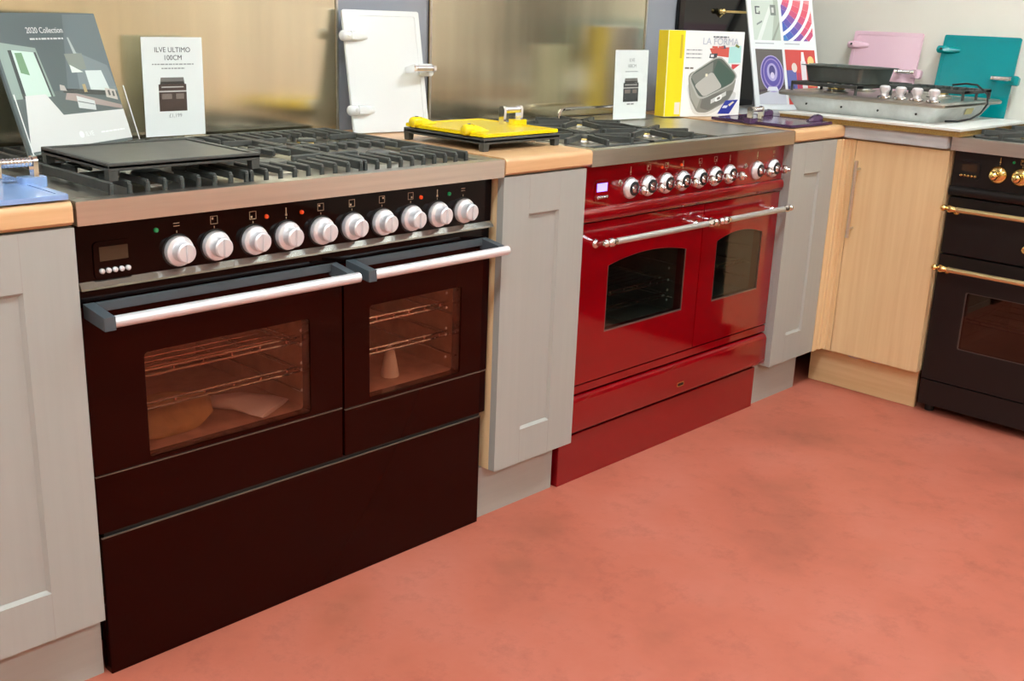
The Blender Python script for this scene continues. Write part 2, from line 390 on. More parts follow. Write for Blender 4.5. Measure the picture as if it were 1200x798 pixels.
def body_shell(parent, W, m, zb=.06):
    mb = MB(); y0 = FY+.031
    mb.box(.004, .014, y0, .60, zb, .866); mb.box(W-.014, W-.004, y0, .60, zb, .866); mb.box(.014, W-.014, .585, .60, zb, .866); mb.box(.014, W-.014, y0, .585, zb, zb+.01)
    mb.build('body', m, parent, False)
def symbol(parent, x, z, kind, m, y):
    mb = MB(); a = .0075; t_ = .0009
    if kind in (0, 1, 2, 3):       # square with a dot in one corner: which burner
        for q in ((-a, a, a-t_, a), (-a, a, -a, -a+t_), (-a, -a+t_, -a, a), (a-t_, a, -a, a)): mb.box(x+q[0], x+q[1], y-.0003, y, z+q[2], z+q[3])
        dx, dz = ((-.4, .4), (.4, .4), (-.4, -.4), (.4, -.4))[kind]; mb.box(x+dx*a-.002, x+dx*a+.002, y-.0003, y, z+dz*a-.002, z+dz*a+.002)
    elif kind == 4:                # thermometer
        mb.box(x-.001, x+.001, y-.0003, y, z-.007, z+.007); mb.box(x-.0022, x+.0022, y-.0003, y, z-.009, z-.005)
    else:                          # oven modes: two bars
        mb.box(x-.006, x+.006, y-.0003, y, z+.002, z+.0032); mb.box(x-.006, x+.006, y-.0003, y, z-.003, z-.0018)
    mb.box(x-.0007, x+.0007, y-.0003, y, z-.015, z-.011)
    mb.build('marking', m, parent, False)
def clock(parent, x, z, w_, h_, disp, btn, m, y=FY):
    c = MB().prism([(px, y, pz) for px, pz in rrect(x-w_/2, x+w_/2, z-h_/2, z+h_/2, .009)], (0, -.003, 0)).build('clock', m, parent)
    MB().box(x-w_*.36, x+w_*.36, y-.0038, y-.003, z-.001, z+h_*.36, .0002).build('display', disp, c, False)
    for k in range(5):
        xx = x + (k-2)*w_*.165
        MB().lathe([(.0046, 0), (.0046, .004), (.003, .0062), (.0005, .0066)], (xx, y-.003, z-h_*.27), (0, -1, 0), 12).build('button', btn, c)
    return c
def lamp(parent, x, z, m, y=FY):
    MB().lathe([(.0045, 0), (.004, .003), (.0005, .0042)], (x, y, z), (0, -1, 0), 12).build('indicator_lamp', m, parent)

# ------------------------------------------------------------------ brown cooker
def grate_comb(parent, x0, x1, y0=.052, y1=.585, zt=.925, step=.0335):
    mb = MB(); zb = zt-.013; wd = .0075; ym = (y0+y1)/2
    def bar(xa, xb, ya, yb, z0=zb): mb.box(xa, xb, ya, yb, z0, zt, .0022, 1)
    for x in (x0, x1-wd): bar(x, x+wd, y0, y1, zb-.006)
    bar(x0, x1, ym-.005, ym+.005); bar(x0, x1, y1-.01, y1)
    n = max(2, round((x1-x0-wd)/step)); c = (n)/2
    for k in range(0, n+1):
        x = x0 + (x1-x0-wd)*k/n
        mb.box(x, x+wd, y0-.001, y0+.009, .8957, zt-.004, .002, 1)           # front foot
        mb.box(x, x+wd, y1-.009, y1, .8957, zt-.004, .002, 1)
        if 0 < k < n:
            e = abs(k-c)/c; ln = .075 + .05*e
            bar(x, x+wd, y0+.002, y0+ln); bar(x, x+wd, y1-ln, y1-.002)
            l2 = .03 + .04*e; bar(x, x+wd, ym-l2, ym+l2)
    for yb in ((y0+ym)/2, (y1+ym)/2):                                        # cross fingers towards each burner
        bar(x0+wd, x0+.085, yb-.004, yb+.004); bar(x1-.085, x1-wd, yb-.004, yb+.004)
    return mb.build('pan_support', IRON, parent)
BC = thing('range_cooker', 'wide dark brown range cooker with ten silver knobs', 'cooker', (0, 0, 0))
hob_top(BC, 1.0)
for x, r1, r2 in ((.225, .036, .028), (.50, .045, .036), (.785, .036, .028)):
    burner(BC, x, .185, r1); burner(BC, x, .455, r2)
for a, b in ((.086, .362), (.366, .636), (.640, .936)): grate_comb(BC, a, b)
body_shell(BC, 1.0, BLACKG)
cp = MB().box(.008, .992, FY, FY+.03, .764, .8665, .001).build('control_panel', BROWNDK, BC)
MB().prism([(.008, FY, .764), (.008, FY-.009, .7545), (.008, FY-.010, .751), (.008, FY+.03, .751), (.008, FY+.03, .764)], (.984, 0, 0)).build('panel_lip', mat('lip_reflection', (150, 147, 138), .14, .8), BC, False)  # pale grey puts the bevel's bright reflection into the lip colour
MB().box(.008, .992, FY+.004, FY+.03, .7225, .7505, .001).build('vent_strip', BROWNDK, BC)
kx = (.194, .270, .353, .428, .510, .588, .667, .746, .823, .901)
for k, x in enumerate(kx):
    z = .797
    kb = MB().lathe([(.0275, 0), (.028, .006), (.0265, .010), (.021, .0115), (.019, .0125), (.0185, .030), (.016, .0325), (.0005, .033)], (x, FY-.002, z), (0, -1, 0), 28).build('knob', SATIN, BC)
    MB().box(x-.003, x+.003, FY-.0395, FY-.034, z-.016, z+.017, .0012).build('knob_grip', SATIN, kb)
    MB().lathe([(.0305, 0), (.0305, .0012), (.027, .0018)], (x, FY, z), (0, -1, 0), 24).build('knob_shadow_ring', RUBBER, kb)  # black ring standing in for the dark shadow gap behind the knob
    symbol(cp, x, .844, (5, 0, 2, 4, 0, 2, 1, 3, 4, 5)[k], INKM, FY-.0001)
clock(cp, .072, .798, .072, .066, LCDOFF, SATIN, BROWNDK)
for x, m in ((.154, LEDG), (.383, LEDR), (.464, LEDR), (.775, LEDR), (.858, LEDG)): lamp(cp, x, .8385, m)
def modern_handle(door, x0, x1, z, y=-.034):
    MB().cyl((x0+.012, y, z), (x1, y, z), .0105, 18).build('handle_bar', SATIN, door)
    for xx, wd, yo in ((x0, .02, y-.011), (x1-.026, .018, y+.004)):
        MB().prism([(xx, FY, z+.021), (xx, yo, z+.012), (xx, yo-.001, z-.011), (xx, FY, z-.004)], (wd, 0, 0)).build('handle_bracket', DGREY, door, False)
    MB().box(x0+.02, x1-.02, FY-.007, FY-.0002, z+.004, z+.021, .001).build('handle_back_strip', DGREY, door)
def oven_door(parent, x0, x1, z0, z1, hole, m, glass, rimm=None):
    d = MB().holed(rect(x0, x1, z0, z1), hole, FY, FY+.03).build('oven_door', m, parent)
    MB().ring([[(x, y, z) for x, z in hole] for y in (FY+.0025, FY+.0065)]).build('window_glass', glass, d, False)
    if rimm:
        cx = sum(p[0] for p in hole)/len(hole); cz = sum(p[1] for p in hole)/len(hole)
        inn = [(cx+(x-cx)*.985, cz+(z-cz)*.975) for x, z in hole]
        MB().holed(hole, inn, FY+.0005, FY+.0035).build('window_rim', rimm, d)
    return d
h1 = rrect(.117, .480, .415, .619, .008); h2 = rrect(.634, .905, .410, .620, .008)
d1 = oven_door(BC, .009, .5605, .4075, .7205, h1, BROWN, GLASSB); modern_handle(d1, .012, .555, .706)
d2 = oven_door(BC, .5665, .992, .4015, .7205, h2, BROWN, GLASSB); modern_handle(d2, .572, .985, .706)
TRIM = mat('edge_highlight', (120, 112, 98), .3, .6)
for x0, x1, z1 in ((.009, .5605, .4055), (.5665, .992, .3995)):
    dr = MB().box(x0, x1, FY, FY+.03, .2925, z1, .0012).build('drawer_front', BROWN, BC)
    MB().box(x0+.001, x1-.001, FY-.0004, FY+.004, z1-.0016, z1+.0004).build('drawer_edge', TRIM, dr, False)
pl = MB().box(.012, .978, FY, FY+.028, .0, .2835, .0012).build('bottom_panel', BROWN, BC)
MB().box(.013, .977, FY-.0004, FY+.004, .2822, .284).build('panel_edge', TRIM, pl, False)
MB().box(.02, .98, FY+.006, FY+.028, .2835, .2925).build('shadow_gap', RUBBER, BC, False)
for (a, b) in ((.10, .50), (.62, .92)):
    cavity(BC, a, b, .405, .68, ENAMELIN)
rack(BC, .108, .492, .565); rack(BC, .108, .492, .500, bars=1); rack(BC, .628, .912, .572, bars=1); rack(BC, .628, .912, .500, bars=1)
for x, zs in ((.487, (.585, .555, .515, .50, .455)), (.895, (.60, .565, .515, .50, .445))):
    for z in zs: MB().lathe([(.0035, 0), (.002, .002), (.0004, .0025)], (x-.006, FY+.034, z), (0, -1, 0), 8).build('rack_stud', PAPER, BC)

# things inside the brown ovens
def crumple(name, label, cat, m, rows, loc, amp=.012, seed=1, rot=0):
    """a folded bag: rows of (x, y, half width, height) swept into a closed wrinkled skin"""
    n = 14; loops = []
    for i, (x, y, hw, hh) in enumerate(rows):
        lp = []
        for k in range(n):
            a = 2*PI*k/n; p = Vector((x + hw*math.cos(a), y, max(.001, hh*(.5+.5*math.sin(a)))))
            q = noise.noise(p*28 + Vector((seed, seed*2, 0))); p.z = max(.001, p.z + amp*q*(p.z > .004)); p.x += amp*.8*noise.noise(p*22 + Vector((0, seed, 5)))
            lp.append(p)
        loops.append(lp)
    o = MB().ring(loops).build(name, m, angle=60); o.location = loc; o.rotation_euler = (0, 0, rot); return tag(o, label, cat)
crumple('paper_bundle', 'brown paper bundle lying on the floor of the left oven', 'packaging', mat('kraft_paper', (196, 158, 96), .7, noise_amt=.2, noise_scale=(20, 20, 20)),
        [(-.02, -.07, .06, .015), (0, -.04, .085, .05), (.005, 0, .095, .06), (0, .05, .08, .05), (.01, .09, .05, .02)], (.235, .19, .4055), seed=3)
crumple('plastic_bag', 'white plastic bag lying on the right of the left oven', 'packaging', mat('white_polythene', (238, 232, 236), .3),
        [(.0, -.06, .062, .012), (.0, -.03, .055, .02), (-.012, .02, .035, .035), (-.03, .07, .02, .03), (-.035, .1, .012, .01)], (.415, .16, .4055), amp=.006, seed=9, rot=.5)
o = MB().lathe([(.021, 0), (.0215, .003), (.016, .035), (.011, .06), (.007, .07), (.001, .074)], n=16).build('paper_cone', mat('white_paper', (246, 244, 236), .6, noise_amt=.06, noise_scale=(90, 90, 10)))
o.location = (.775, .13, .4055); tag(o, 'white paper cone standing in the right oven of the brown cooker', 'packaging')

# ------------------------------------------------------------------ red cooker
RC = thing('range_cooker', 'glossy red range cooker with arched oven windows', 'cooker', (1.31, 0, 0)); W = .973
hob_top(RC, W)
def grate_cast(parent, x0, x1, y0, y1, zt=.922):
    mb = MB(); wd = .010; zb = zt-.014; cx = (x0+x1)/2; ym = (y0+y1)/2
    for a, b, c, d in ((x0, x1, y0, y0+wd), (x0, x1, y1-wd, y1), (x0, x0+wd, y0, y1), (x1-wd, x1, y0, y1), (x0, x1, ym-.006, ym+.006)): mb.box(a, b, c, d, zb-.012, zb, .002, 1)
    for yc in ((y0+ym)/2, (y1+ym)/2):
        for k in range(8):
            an = 2*PI*k/8 + PI/8; dx, dy = math.cos(an), math.sin(an); rin, hx, hy = .032, (x1-x0)/2-.004, (ym-y0)/2-.004
            t = min(hx/abs(dx) if dx else 9, hy/abs(dy) if dy else 9); p0 = Vector((cx+dx*rin, yc+dy*rin, 0)); p1 = Vector((cx+dx*t, yc+dy*t, 0)); nn = Vector((-dy, dx, 0))*.0045
            loop = [p0+nn, p0-nn, p1-nn, p1+nn]
            mb.ring([[Vector((p.x, p.y, zb)) for p in loop], [Vector((p.x, p.y, zt)) for p in loop]])
            mb.box(p1.x-.006, p1.x+.006, p1.y-.006, p1.y+.006, zb-.012, zt, .002, 1)
    for x in (x0, x1-wd):
        for y in (y0, y1-wd): mb.box(x, x+wd, y, y+wd, .8957, zb-.01, .001, 1)
    return mb.build('pan_support', IRON, parent)
for a, b in ((.045, .31), (.325, .58)):
    grate_cast(RC, a, b, .055, .56)
    burner(RC, (a+b)/2, .18, .038); burner(RC, (a+b)/2, .435, .030)
gp = MB().box(.60, .922, .035, .575, .896, .9085, .002).build('griddle_cover', STEEL_TOP, RC)
MB().tube([(.49, .545, .908), (.49, .545, .930), (.497, .545, .939), (.51, .545, .942), (.75, .545, .942), (.763, .545, .939), (.77, .545, .930), (.77, .545, .908)], .005, 8).build('lid_rail', CHROME, gp)
body_shell(RC, W, BLACKG)
cp = MB().box(.004, W-.001, FY, FY+.03, .757, .8665, .001).build('control_panel', RED, RC)
lp = MB(); prof = [(FY+.03, .757)] + [(FY - .011*math.sin(a), .757 - .019 + .019*math.cos(a)) for a in [PI*k/8 for k in range(9)]] + [(FY+.03, .719)]
lp.prism([(.004, y, z) for y, z in prof], (W-.005, 0, 0)).build('panel_roll', RED, RC, angle=60)
for k, x in enumerate((1.509, 1.587, 1.667, 1.744, 1.827, 1.904, 1.979, 2.129, 2.222)):
    x -= 1.31; z = .7945
    kb = MB().lathe([(.0285, 0), (.0285, .003), (.026, .008), (.019, .0135), (.0165, .0145)], (x, FY-.001, z), (0, -1, 0), 28).build('knob', SATIN, RC)
    MB().lathe([(.0185, 0), (.0185, .003), (.012, .004)], (x, FY-.0155, z), (0, -1, 0), 20).build('knob_collar', RUBBER, kb)
    MB().lathe([(.012, 0), (.009, .006), (.0085, .012), (.0125, .019), (.0135, .025), (.0115, .031), (.006, .034), (.0045, .037), (.0048, .040), (.003, .0425), (.0004, .043)], (x, FY-.0195, z), (0, -1, 0), 20).build('knob_ball', CHROME, kb)
    symbol(cp, x, .843, (4, 0, 1, 4, 2, 3, 4, 4, 5)[k], INKM, FY-.0001)
for x in (1.464, 2.063):
    MB().lathe([(.008, 0), (.008, .003), (.004, .004), (.0035, .008), (.0003, .009)], (x-1.31, FY, .812), (0, -1, 0), 16).build('push_button', CHROME, cp)
clock(cp, .08, .797, .056, .056, LCDON, CHROME, RED)
for x, m in ((.335, LEDR), (.425, LEDR)): lamp(cp, x, .839, m)
def rail_handle(door, x0, x1, z, mr, mf, y=-.022, flip=1):
    MB().cyl((x0+.045, y, z), (x1-.045, y, z), .0085, 16).build('handle_rail', mr, door)
    for xx, s_ in ((x0, 1), (x1, -1)):
        MB().lathe([(.0003, 0), (.005, .001), (.0095, .006), (.0105, .011), (.009, .016), (.005, .0195), (.0065, .023), (.011, .026), (.0125, .033), (.011, .040), (.0095, .046), (.0085, .052)], (xx, y, z), (s_, 0, 0), 18).build('handle_finial', mf, door)
        px = xx + s_*.033
        MB().lathe([(.013, 0), (.012, .003), (.0065, .008), (.0055, .03), (.009, .045), (.008, .052)], (px, FY, z-.012), (0, -1, .18), 14).build('handle_post', mf, door)
da = oven_door(RC, .005, .5575, .282, .7165, arch(.129, .485, .411, .594, .020), RED, GLASSK, mat('window_rim_metal', (150, 130, 120), .3, .8)); rail_handle(da, .038, .553, .673, RAILM, CHROME)
db = oven_door(RC, .5605, W-.001, .282, .7165, arch(.640, .893, .411, .597, .020), RED, GLASSK, MATS['window_rim_metal']); rail_handle(db, .563, .968, .673, RAILM, CHROME)
MB().box(.005, W-.001, FY, FY+.03, .2565, .278, .001).build('door_rail', RED, RC)
dr = MB(); prof = [(FY+.03, .250), (FY+.004, .250), (FY-.006, .244), (FY-.010, .236), (FY-.012, .160), (FY-.010, .152), (FY+.03, .148)]
dr = dr.prism([(.004, y, z) for y, z in prof], (W-.005, 0, 0)).build('warming_drawer', RED, RC, angle=25)
bd = MB().prism([(px, FY-.0112, pz) for px, pz in rrect(.478, .512, .176, .190, .004)], (0, -.002, 0)).build('badge', BRASS, dr)
MB().prism([(px, FY-.0132, pz) for px, pz in rrect(.481, .509, .179, .187, .003)], (0, -.0004, 0)).build('badge_field', BLACKG, dr)
MB().box(-.028, W-.03, FY+.004, FY+.03, 0, .1365, .001).build('plinth', RED, RC)
for a, b in ((.115, .50), (.625, .91)): cavity(RC, a, b, .40, .645, ENAMELGR)
rack(RC, .123, .492, .50); rack(RC, .123, .492, .455, bars=1); rack(RC, .633, .902, .50, bars=2)
for z in (.535, .50, .47, .44): MB().lathe([(.004, 0), (.002, .002), (.0004, .0025)], (.455, FY+.034, z), (0, -1, 0), 8).build('rack_stud', PAPER, RC)

# ------------------------------------------------------------------ black and brass cooker on the right run
KC = thing('range_cooker', 'matt black range cooker with brass knobs and rails', 'cooker', (2.6225, -.351, 0), (0, 0, -PI/2)); W = .90
hob_top(KC, W)
for a, b in ((.04, .31), (.315, .585), (.59, .86)):
    grate_cast(KC, a, b, .055, .56, .928)
    burner(KC, (a+b)/2, .18, .038); burner(KC, (a+b)/2, .435, .030)
body_shell(KC, W, BLACK, .04)
cp = MB().box(.004, W-.004, FY, FY+.03, .757, .8665, .001).build('control_panel', BLACK, KC)
prof = [(FY+.03, .757)] + [(FY - .010*math.sin(a), .757 - .016 + .016*math.cos(a)) for a in [PI*k/8 for k in range(9)]] + [(FY+.03, .725)]
MB().prism([(.004, y, z) for y, z in prof], (W-.008, 0, 0)).build('panel_roll', BLACK, KC, angle=60)
for k in range(9):
    x = .145 + k*.0675 + (.05 if k > 6 else 0); z = .806
    kb = MB().lathe([(.0275, 0), (.0275, .003), (.025, .008), (.018, .0125), (.015, .0135)], (x, FY-.001, z), (0, -1, 0), 28).build('knob', BRASS, KC)
    MB().lathe([(.012, 0), (.009, .006), (.0085, .012), (.0125, .019), (.0135, .025), (.0115, .031), (.005, .034), (.004, .037), (.003, .0395), (.0004, .040)], (x, FY-.0145, z), (0, -1, 0), 20).build('knob_ball', BRASS, kb)
    symbol(cp, x, .851, (4, 0, 1, 4, 2, 3, 4, 4, 5)[k], INKG, FY-.0001)
clock(cp, .056, .807, .066, .056, LCDOFF, BRASS, BLACK)
lamp(cp, .185, .848, LEDG)
du = MB().box(.005, W-.005, FY, FY+.03, .541, .721, .003).build('warming_door', BLACK, KC); rail_handle(du, .003, .895, .690, BRASSR, BRASS, y=-.02)
MB().lathe([(.012, 0), (.012, .002), (.009, .004), (.007, .0035), (.0005, .004)], (.262, FY, .592), (0, -1, 0), 20).build('lock_plate', BRASS, du)
do = oven_door(KC, .005, W-.005, .1185, .536, rrect(.105, .62, .238, .428, .006), BLACK, GLASSM, mat('window_rim_grey', (90, 84, 78), .35, .5)); rail_handle(do, .003, .895, .500, BRASSR, BRASS, y=-.02)
MB().box(.005, W-.005, FY+.001, FY+.03, .03, .1145, .001).build('plinth', BLACK, KC)
for x in (.03, W-.06):
    for y in (.075, .5): MB().cyl((x, y, 0), (x, y, .045), .015, 12).build('foot', RUBBER, KC)
cavity(KC, .09, .64, .225, .445, ENAMELGR); rack(KC, .10, .63, .33, bars=5)

# ------------------------------------------------------------------ griddle plates
def griddle_plate(name, label, x0, x1, y0, y1, zb, zt, top, group):
    cx, cy = (x0+x1)/2, (y0+y1)/2; t = thing(name, label, 'griddle plate', (cx, cy, zb), group=group); a, b, h = (x1-x0)/2, (y1-y0)/2, zt-zb
    mb = MB(); w_ = .010
    mb.box(-a, a, -b, b, h-.010, h-.004, .001, 1)
    for q in ((-a, a, -b, -b+w_), (-a, a, b-w_, b), (-a, -a+w_, -b+w_, b-w_), (a-w_, a, -b+w_, b-w_)): mb.box(q[0], q[1], q[2], q[3], h-.014, h, .0012, 1)
    mb.build('plate', IRON, t)
    MB().box(-a+w_, a-w_, -b+w_, b-w_, h-.0042, h-.0030).build('cooking_surface', top, t, False)
    for sx in (-1, 1):
        for sy in (-1, 1):
            x, y = sx*(a-.009), sy*(b-.009)
            x, y = sx*(a-.0095), sy*(b-.0095)
            MB().ring([[(x+px*k_*.009+sx*(1-k_)*.009*0, y+py*k_*.009, zz) for px, py in ((-1, -1), (1, -1), (1, 1), (-1, 1))] for zz, k_ in ((0, .85), (h-.012, 1.0))]).build('leg', IRON, t, False)
    return t
griddle_plate('griddle_plate', 'flat cast iron griddle plate standing on the brown cooker hob', .089, .393, .060, .325, .9255, .956, GRIDTOP, 'cast iron griddle plates')
griddle_plate('griddle_plate', 'black iron griddle stand carrying the yellow lid', 1.032, 1.300, .100, .388, .9105, .941, IRON, 'cast iron griddle plates')

# ------------------------------------------------------------------ enamel lids
def lid(label, m, loc, rot, w_=.262, h_=.292, hinges=True):
    """plate standing in x-z, face towards -y, hinges on the left edge, coil handle on the right"""
    t = thing('hob_lid', label, 'hob lid', loc, rot, 'coloured enamel hob lids'); th = .007
    mb = MB(); mb.prism([(x, 0, z) for x, z in rrect(-w_/2, w_/2, 0, h_, .006)], (0, th, 0)).build('plate', m, t)
    MB().holed(rrect(-w_/2+.001, w_/2-.001, .001, h_-.001, .006), rrect(-w_/2+.014, w_/2-.014, .014, h_-.014, .006), -.0012, .0).build('raised_border', m, t)
    for z in (.058, .245):
        hg = MB(); x0 = -w_/2-.016
        hg.lathe([(.001, 0), (.008, .001), (.0125, .005), (.0135, .012), (.0135, .026), (.011, .032)], (x0, -.006, z), (1, 0, 0), 18)
        hg.ring([[(x, -.0008, z-zz), (x, yy, z-zz*.7), (x, yy-.001, z), (x, yy, z+zz*.7), (x, -.0008, z+zz)] for x, yy, zz in ((x0+.028, -.0185, .0135), (x0+.045, -.014, .0135), (x0+.066, -.007, .011), (x0+.082, -.0025, .007))])
        h = hg.build('hinge', m, t, angle=50)
        MB().lathe([(.0045, 0), (.0045, .0015), (.0025, .0018)], (x0+.020, -.0188, z), (0, -1, 0), 12).build('hinge_screw', RUBBER if m is not WHITE_EN else RAILM, h)
    zc = h_*.51
    MB().prism([(x, .006, z) for x, z in rrect(w_/2-.02, w_/2+.024, zc-.016, zc+.016, .008)], (0, -.017, 0)).build('handle_block', m, t)
    hb = MB()      # ribbed chrome grip between two arms
    pr = []
    n = 9
    for k in range(n):
        h0 = k*.056/n; pr += [(.0062, h0), (.0082, h0+.0025), (.0082, h0+.004), (.0062, h0+.0058)]
    hb.lathe(pr, (w_/2-.052, -.036, zc), (1, 0, 0), 14)
    g = hb.build('handle_grip', CHROME, t)
    for xx in (w_/2-.059, w_/2+.003):
        MB().prism([(xx, -.0005, zc-.008), (xx, -.038, zc-.0105), (xx, -.0455, zc-.006), (xx, -.0465, zc), (xx, -.0455, zc+.006), (xx, -.038, zc+.0105), (xx, -.0005, zc+.008)], (.008, 0, 0)).build('handle_arm', CHROME, g)
    return t
lid('white enamel lid leaning upright between the two splashbacks', WHITE_EN, (1.097, .507, .9125), (-.2, 0, -.139), .231, .311)
lid('yellow enamel lid lying on the black griddle stand', YELLOW_EN, (1.166, .102, .9505), (-PI/2, 0, 0), .262, .285)
lid('dark purple enamel lid lying flat by the corner', PURPLE_EN, (2.425, .320, .920), (-PI/2, 0, PI), .262, .300)
lid('light blue enamel lid lying on the left worktop', BLUE_EN, (-.140, .0, .920), (-PI/2, 0, 0), .262, .285)
lid('pale pink enamel lid leaning on cream wall behind the inset hob', PINK_EN, (3.165, .187, .9115), (-.195, 0, -1.558), .268, .298)
lid('teal enamel lid leaning on cream wall beside the black cooker', TEAL_EN, (3.165, -.161, .9115), (-.195, 0, -1.558), .268, .298)

# ------------------------------------------------------------------ inset hob on a board
t = thing('display_board', 'white topped chipboard offcut under the inset hob', 'board', (2.87, -.07, .9102))
MB().box(-.28, .28, -.312, .308, 0, .0165).build('core', CHIP, t, False)
MB().box(-.284, .284, -.316, .312, .017, .0245, .001).build('white_top', WHITEL, t)
IH = thing('gas_hob', 'loose stainless gas hob with four knobs on the display board', 'gas hob', (2.888, -.005, .9352))
def loop(hx, hy, z, r=.012): return [(x, y, z) for x, y in rrect(-hx, hx, -hy, hy, r, 3)]
MB().ring([loop(.205, .235, 0), loop(.208, .238, .004), loop(.222, .262, .040), loop(.226, .266, .051)]).build('underbody', GALV, IH, angle=25)
MB().ring([loop(.238, .292, .0505), loop(.241, .295, .053), loop(.241, .295, .060), loop(.234, .288, .066), loop(.213, .267, .0665), loop(.208, .262, .063)]).build('steel_top', STEEL_TOP, IH, angle=25)
for (x, y) in ((-.10, .15), (.10, .15), (.10, -.13)): burner(IH, x, y, .034, .063)
for y0, y1, x0, x1 in ((.02, .265, -.21, .21), (-.262, -.005, -.02, .21)):
    mb = MB(); zt = .098
    for a in (x0, x1-.008): mb.box(a, a+.008, y0, y1, zt-.012, zt, .002, 1)
    for a in (y0, y1-.008): mb.box(x0, x1, a, a+.008, zt-.012, zt, .002, 1)
    n = 9
    for k in range(n+1):
        yy = y0 + (y1-y0-.006)*k/n
        mb.box(x0, x0+.05, yy, yy+.006, zt-.010, zt, .0015, 1); mb.box(x1-.05, x1, yy, yy+.006, zt-.010, zt, .0015, 1)
    for a in (x0, (x0+x1)/2-.004, x1-.008):
        for b in (y0, y1-.008): mb.box(a, a+.008, b, b+.008, .0635, zt-.005, .0015, 1)
    mb.build('pan_support', IRON, IH)
for k in range(4):
    y = -.082 - .055*k; x = -.215
    kb = MB().lathe([(.022, 0), (.022, .003), (.019, .007), (.013, .009)], (x, y, .0668), n=20).build('knob', CHROME, IH)
    MB().lathe([(.012, .009), (.011, .016), (.0155, .022), (.018, .029), (.017, .036), (.012, .040), (.0005, .041)], (x, y, .0668), n=20).build('knob_top', SATIN, kb)
for y in (-.2, -.07, .06, .19): MB().lathe([(.004, 0), (.0035, .0015), (.0004, .002)], (-.2225, y, .026), (-1, 0, .35), 8).build('screw', RUBBER, IH)
mb = MB().prism([(.02, -.2555, .020), (.08, -.2555, .020), (.08, -.2625, .040), (.02, -.2625, .040)], (0, -.0008, 0)).build('rating_label', mat('label_cream', (206, 196, 130), .5), IH, False)
cb = MB().tube([(.03, -.20, .112), (.02, -.25, .120), (.02, -.285, .118), (.04, -.315, .090), (.04, -.32, .06), (.02, -.31, .03), (-.03, -.30, .012), (-.08, -.28, .0045), (-.12, -.255, .0045)], .0032, 8).build('cable', RUBBER, None)
cb.location = (2.888, -.005, .9352); tag(cb, 'thin black cable looping down beside the inset hob', 'cable')
# roasting tin
RT = thing('roasting_tin', 'dark metal roasting tin on the inset hob', 'roasting tin', (2.80, .110, 1.0335), (0, 0, -.1))
def lp2(hx, hy, z, r=.015): return [(x, y, z) for x, y in rrect(-hx, hx, -hy, hy, r, 4)]
MB().ring([lp2(.086, .096, 0), lp2(.094, .104, .003), lp2(.102, .114, .052), lp2(.114, .126, .054), lp2(.114, .126, .056), lp2(.100, .112, .055), lp2(.092, .102, .006), lp2(.084, .094, .004)]).build('tin', TRAYM, RT, angle=30)
for s_ in (-1, 1):
    MB().prism([(-.045, s_*.122, .0545), (.045, s_*.122, .0545), (.035, s_*.142, .0555), (-.035, s_*.142, .0555)], (0, 0, .002)).build('grip_lip', TRAYM, RT, False)

# ------------------------------------------------------------------ printed things
def cooker_print(cx, z0, w_, h_, body):
    P = []; h = w_/2
    P.append(((120, 116, 112), [(cx-h*.9, z0+h_*.80), (cx+h*.9, z0+h_*.80), (cx+h*.82, z0+h_), (cx-h*.82, z0+h_)]))
    P.append(((52, 46, 44), [(cx-h*.86, z0+h_*.80), (cx+h*.86, z0+h_*.80), (cx+h*.8, z0+h_*.88), (cx-h*.8, z0+h_*.88)]))
    P.append((body, [(cx-h, z0), (cx+h, z0), (cx+h, z0+h_*.80), (cx-h, z0+h_*.80)]))
    P.append(((190, 186, 180), [(cx-h*.8, z0+h_*.70), (cx+h*.8, z0+h_*.70), (cx+h*.8, z0+h_*.735), (cx-h*.8, z0+h_*.735)]))
    P.append(((205, 200, 196), [(cx-h, z0+h_*.57), (cx+h, z0+h_*.57), (cx+h, z0+h_*.61), (cx-h, z0+h_*.61)]))
    P.append(((128, 112, 104), [(cx-h*.8, z0+h_*.36), (cx-h*.08, z0+h_*.36), (cx-h*.08, z0+h_*.52), (cx-h*.8, z0+h_*.52)]))
    P.append(((128, 112, 104), [(cx+h*.22, z0+h_*.36), (cx+h*.8, z0+h_*.36), (cx+h*.8, z0+h_*.52), (cx+h*.22, z0+h_*.52)]))
    return P
INK = pm((70, 70, 72)); INKL = pm((150, 150, 150))
def price_sign(label, loc, rot, w_, h_, lines, body):
    t = thing('price_sign', label, 'sign', loc, rot, 'price signs in clear holders'); h = w_/2
    c = MB().box(-h, h, 0, .0012, .0015, h_).build('card', PAPER, t, False)
    mb = MB(); mb.box(-h-.001, h+.001, -.0026, -.0012, 0, h_+.001); mb.box(-h-.001, h+.001, .0016, .003, 0, h_+.001); mb.box(-h-.001, h+.001, -.02, .04, -.0015, -.0002)
    mb.build('acrylic_holder', ACRYL, t, False)
    print_mesh('cooker_picture', cooker_print(-.004 if w_ < .155 else 0, h_*.26, w_*.46, h_*.34, body), c, y=-.0002)
    for s_, sz, z, m in lines: text('lettering', s_, sz, (0, -.0003, z), m, c, 'CENTER')
    return t
price_sign('white price card in clear holder on the brown cooker hob', (.505, .566, .9275), (0, 0, .011), .15, .2185,
           (('ILVE ULTIMO', .0155, .186, INK), ('100CM', .0155, .169, INK), ('~~~~~~~~~~~~~~~~~~~~~~~~~~~~~~~~', .0062, .158, INKL), ('~~~~~~~~~~~~~~~~~~', .0062, .149, INKL), ('£1,199', .012, .043, INKL)), (70, 52, 46))
price_sign('white price card in clear holder on the red cooker hob', (2.011, .435, .9125), (-.027, 0, -.02), .162, .213,
           (('ILVE', .0145, .178, INKL), ('100CM', .0145, .160, INKL), ('~~~~~~~~~~~~~~~~~~~', .0062, .146, INKL), ('~~~~~~', .011, .045, INKL)), (60, 62, 62))

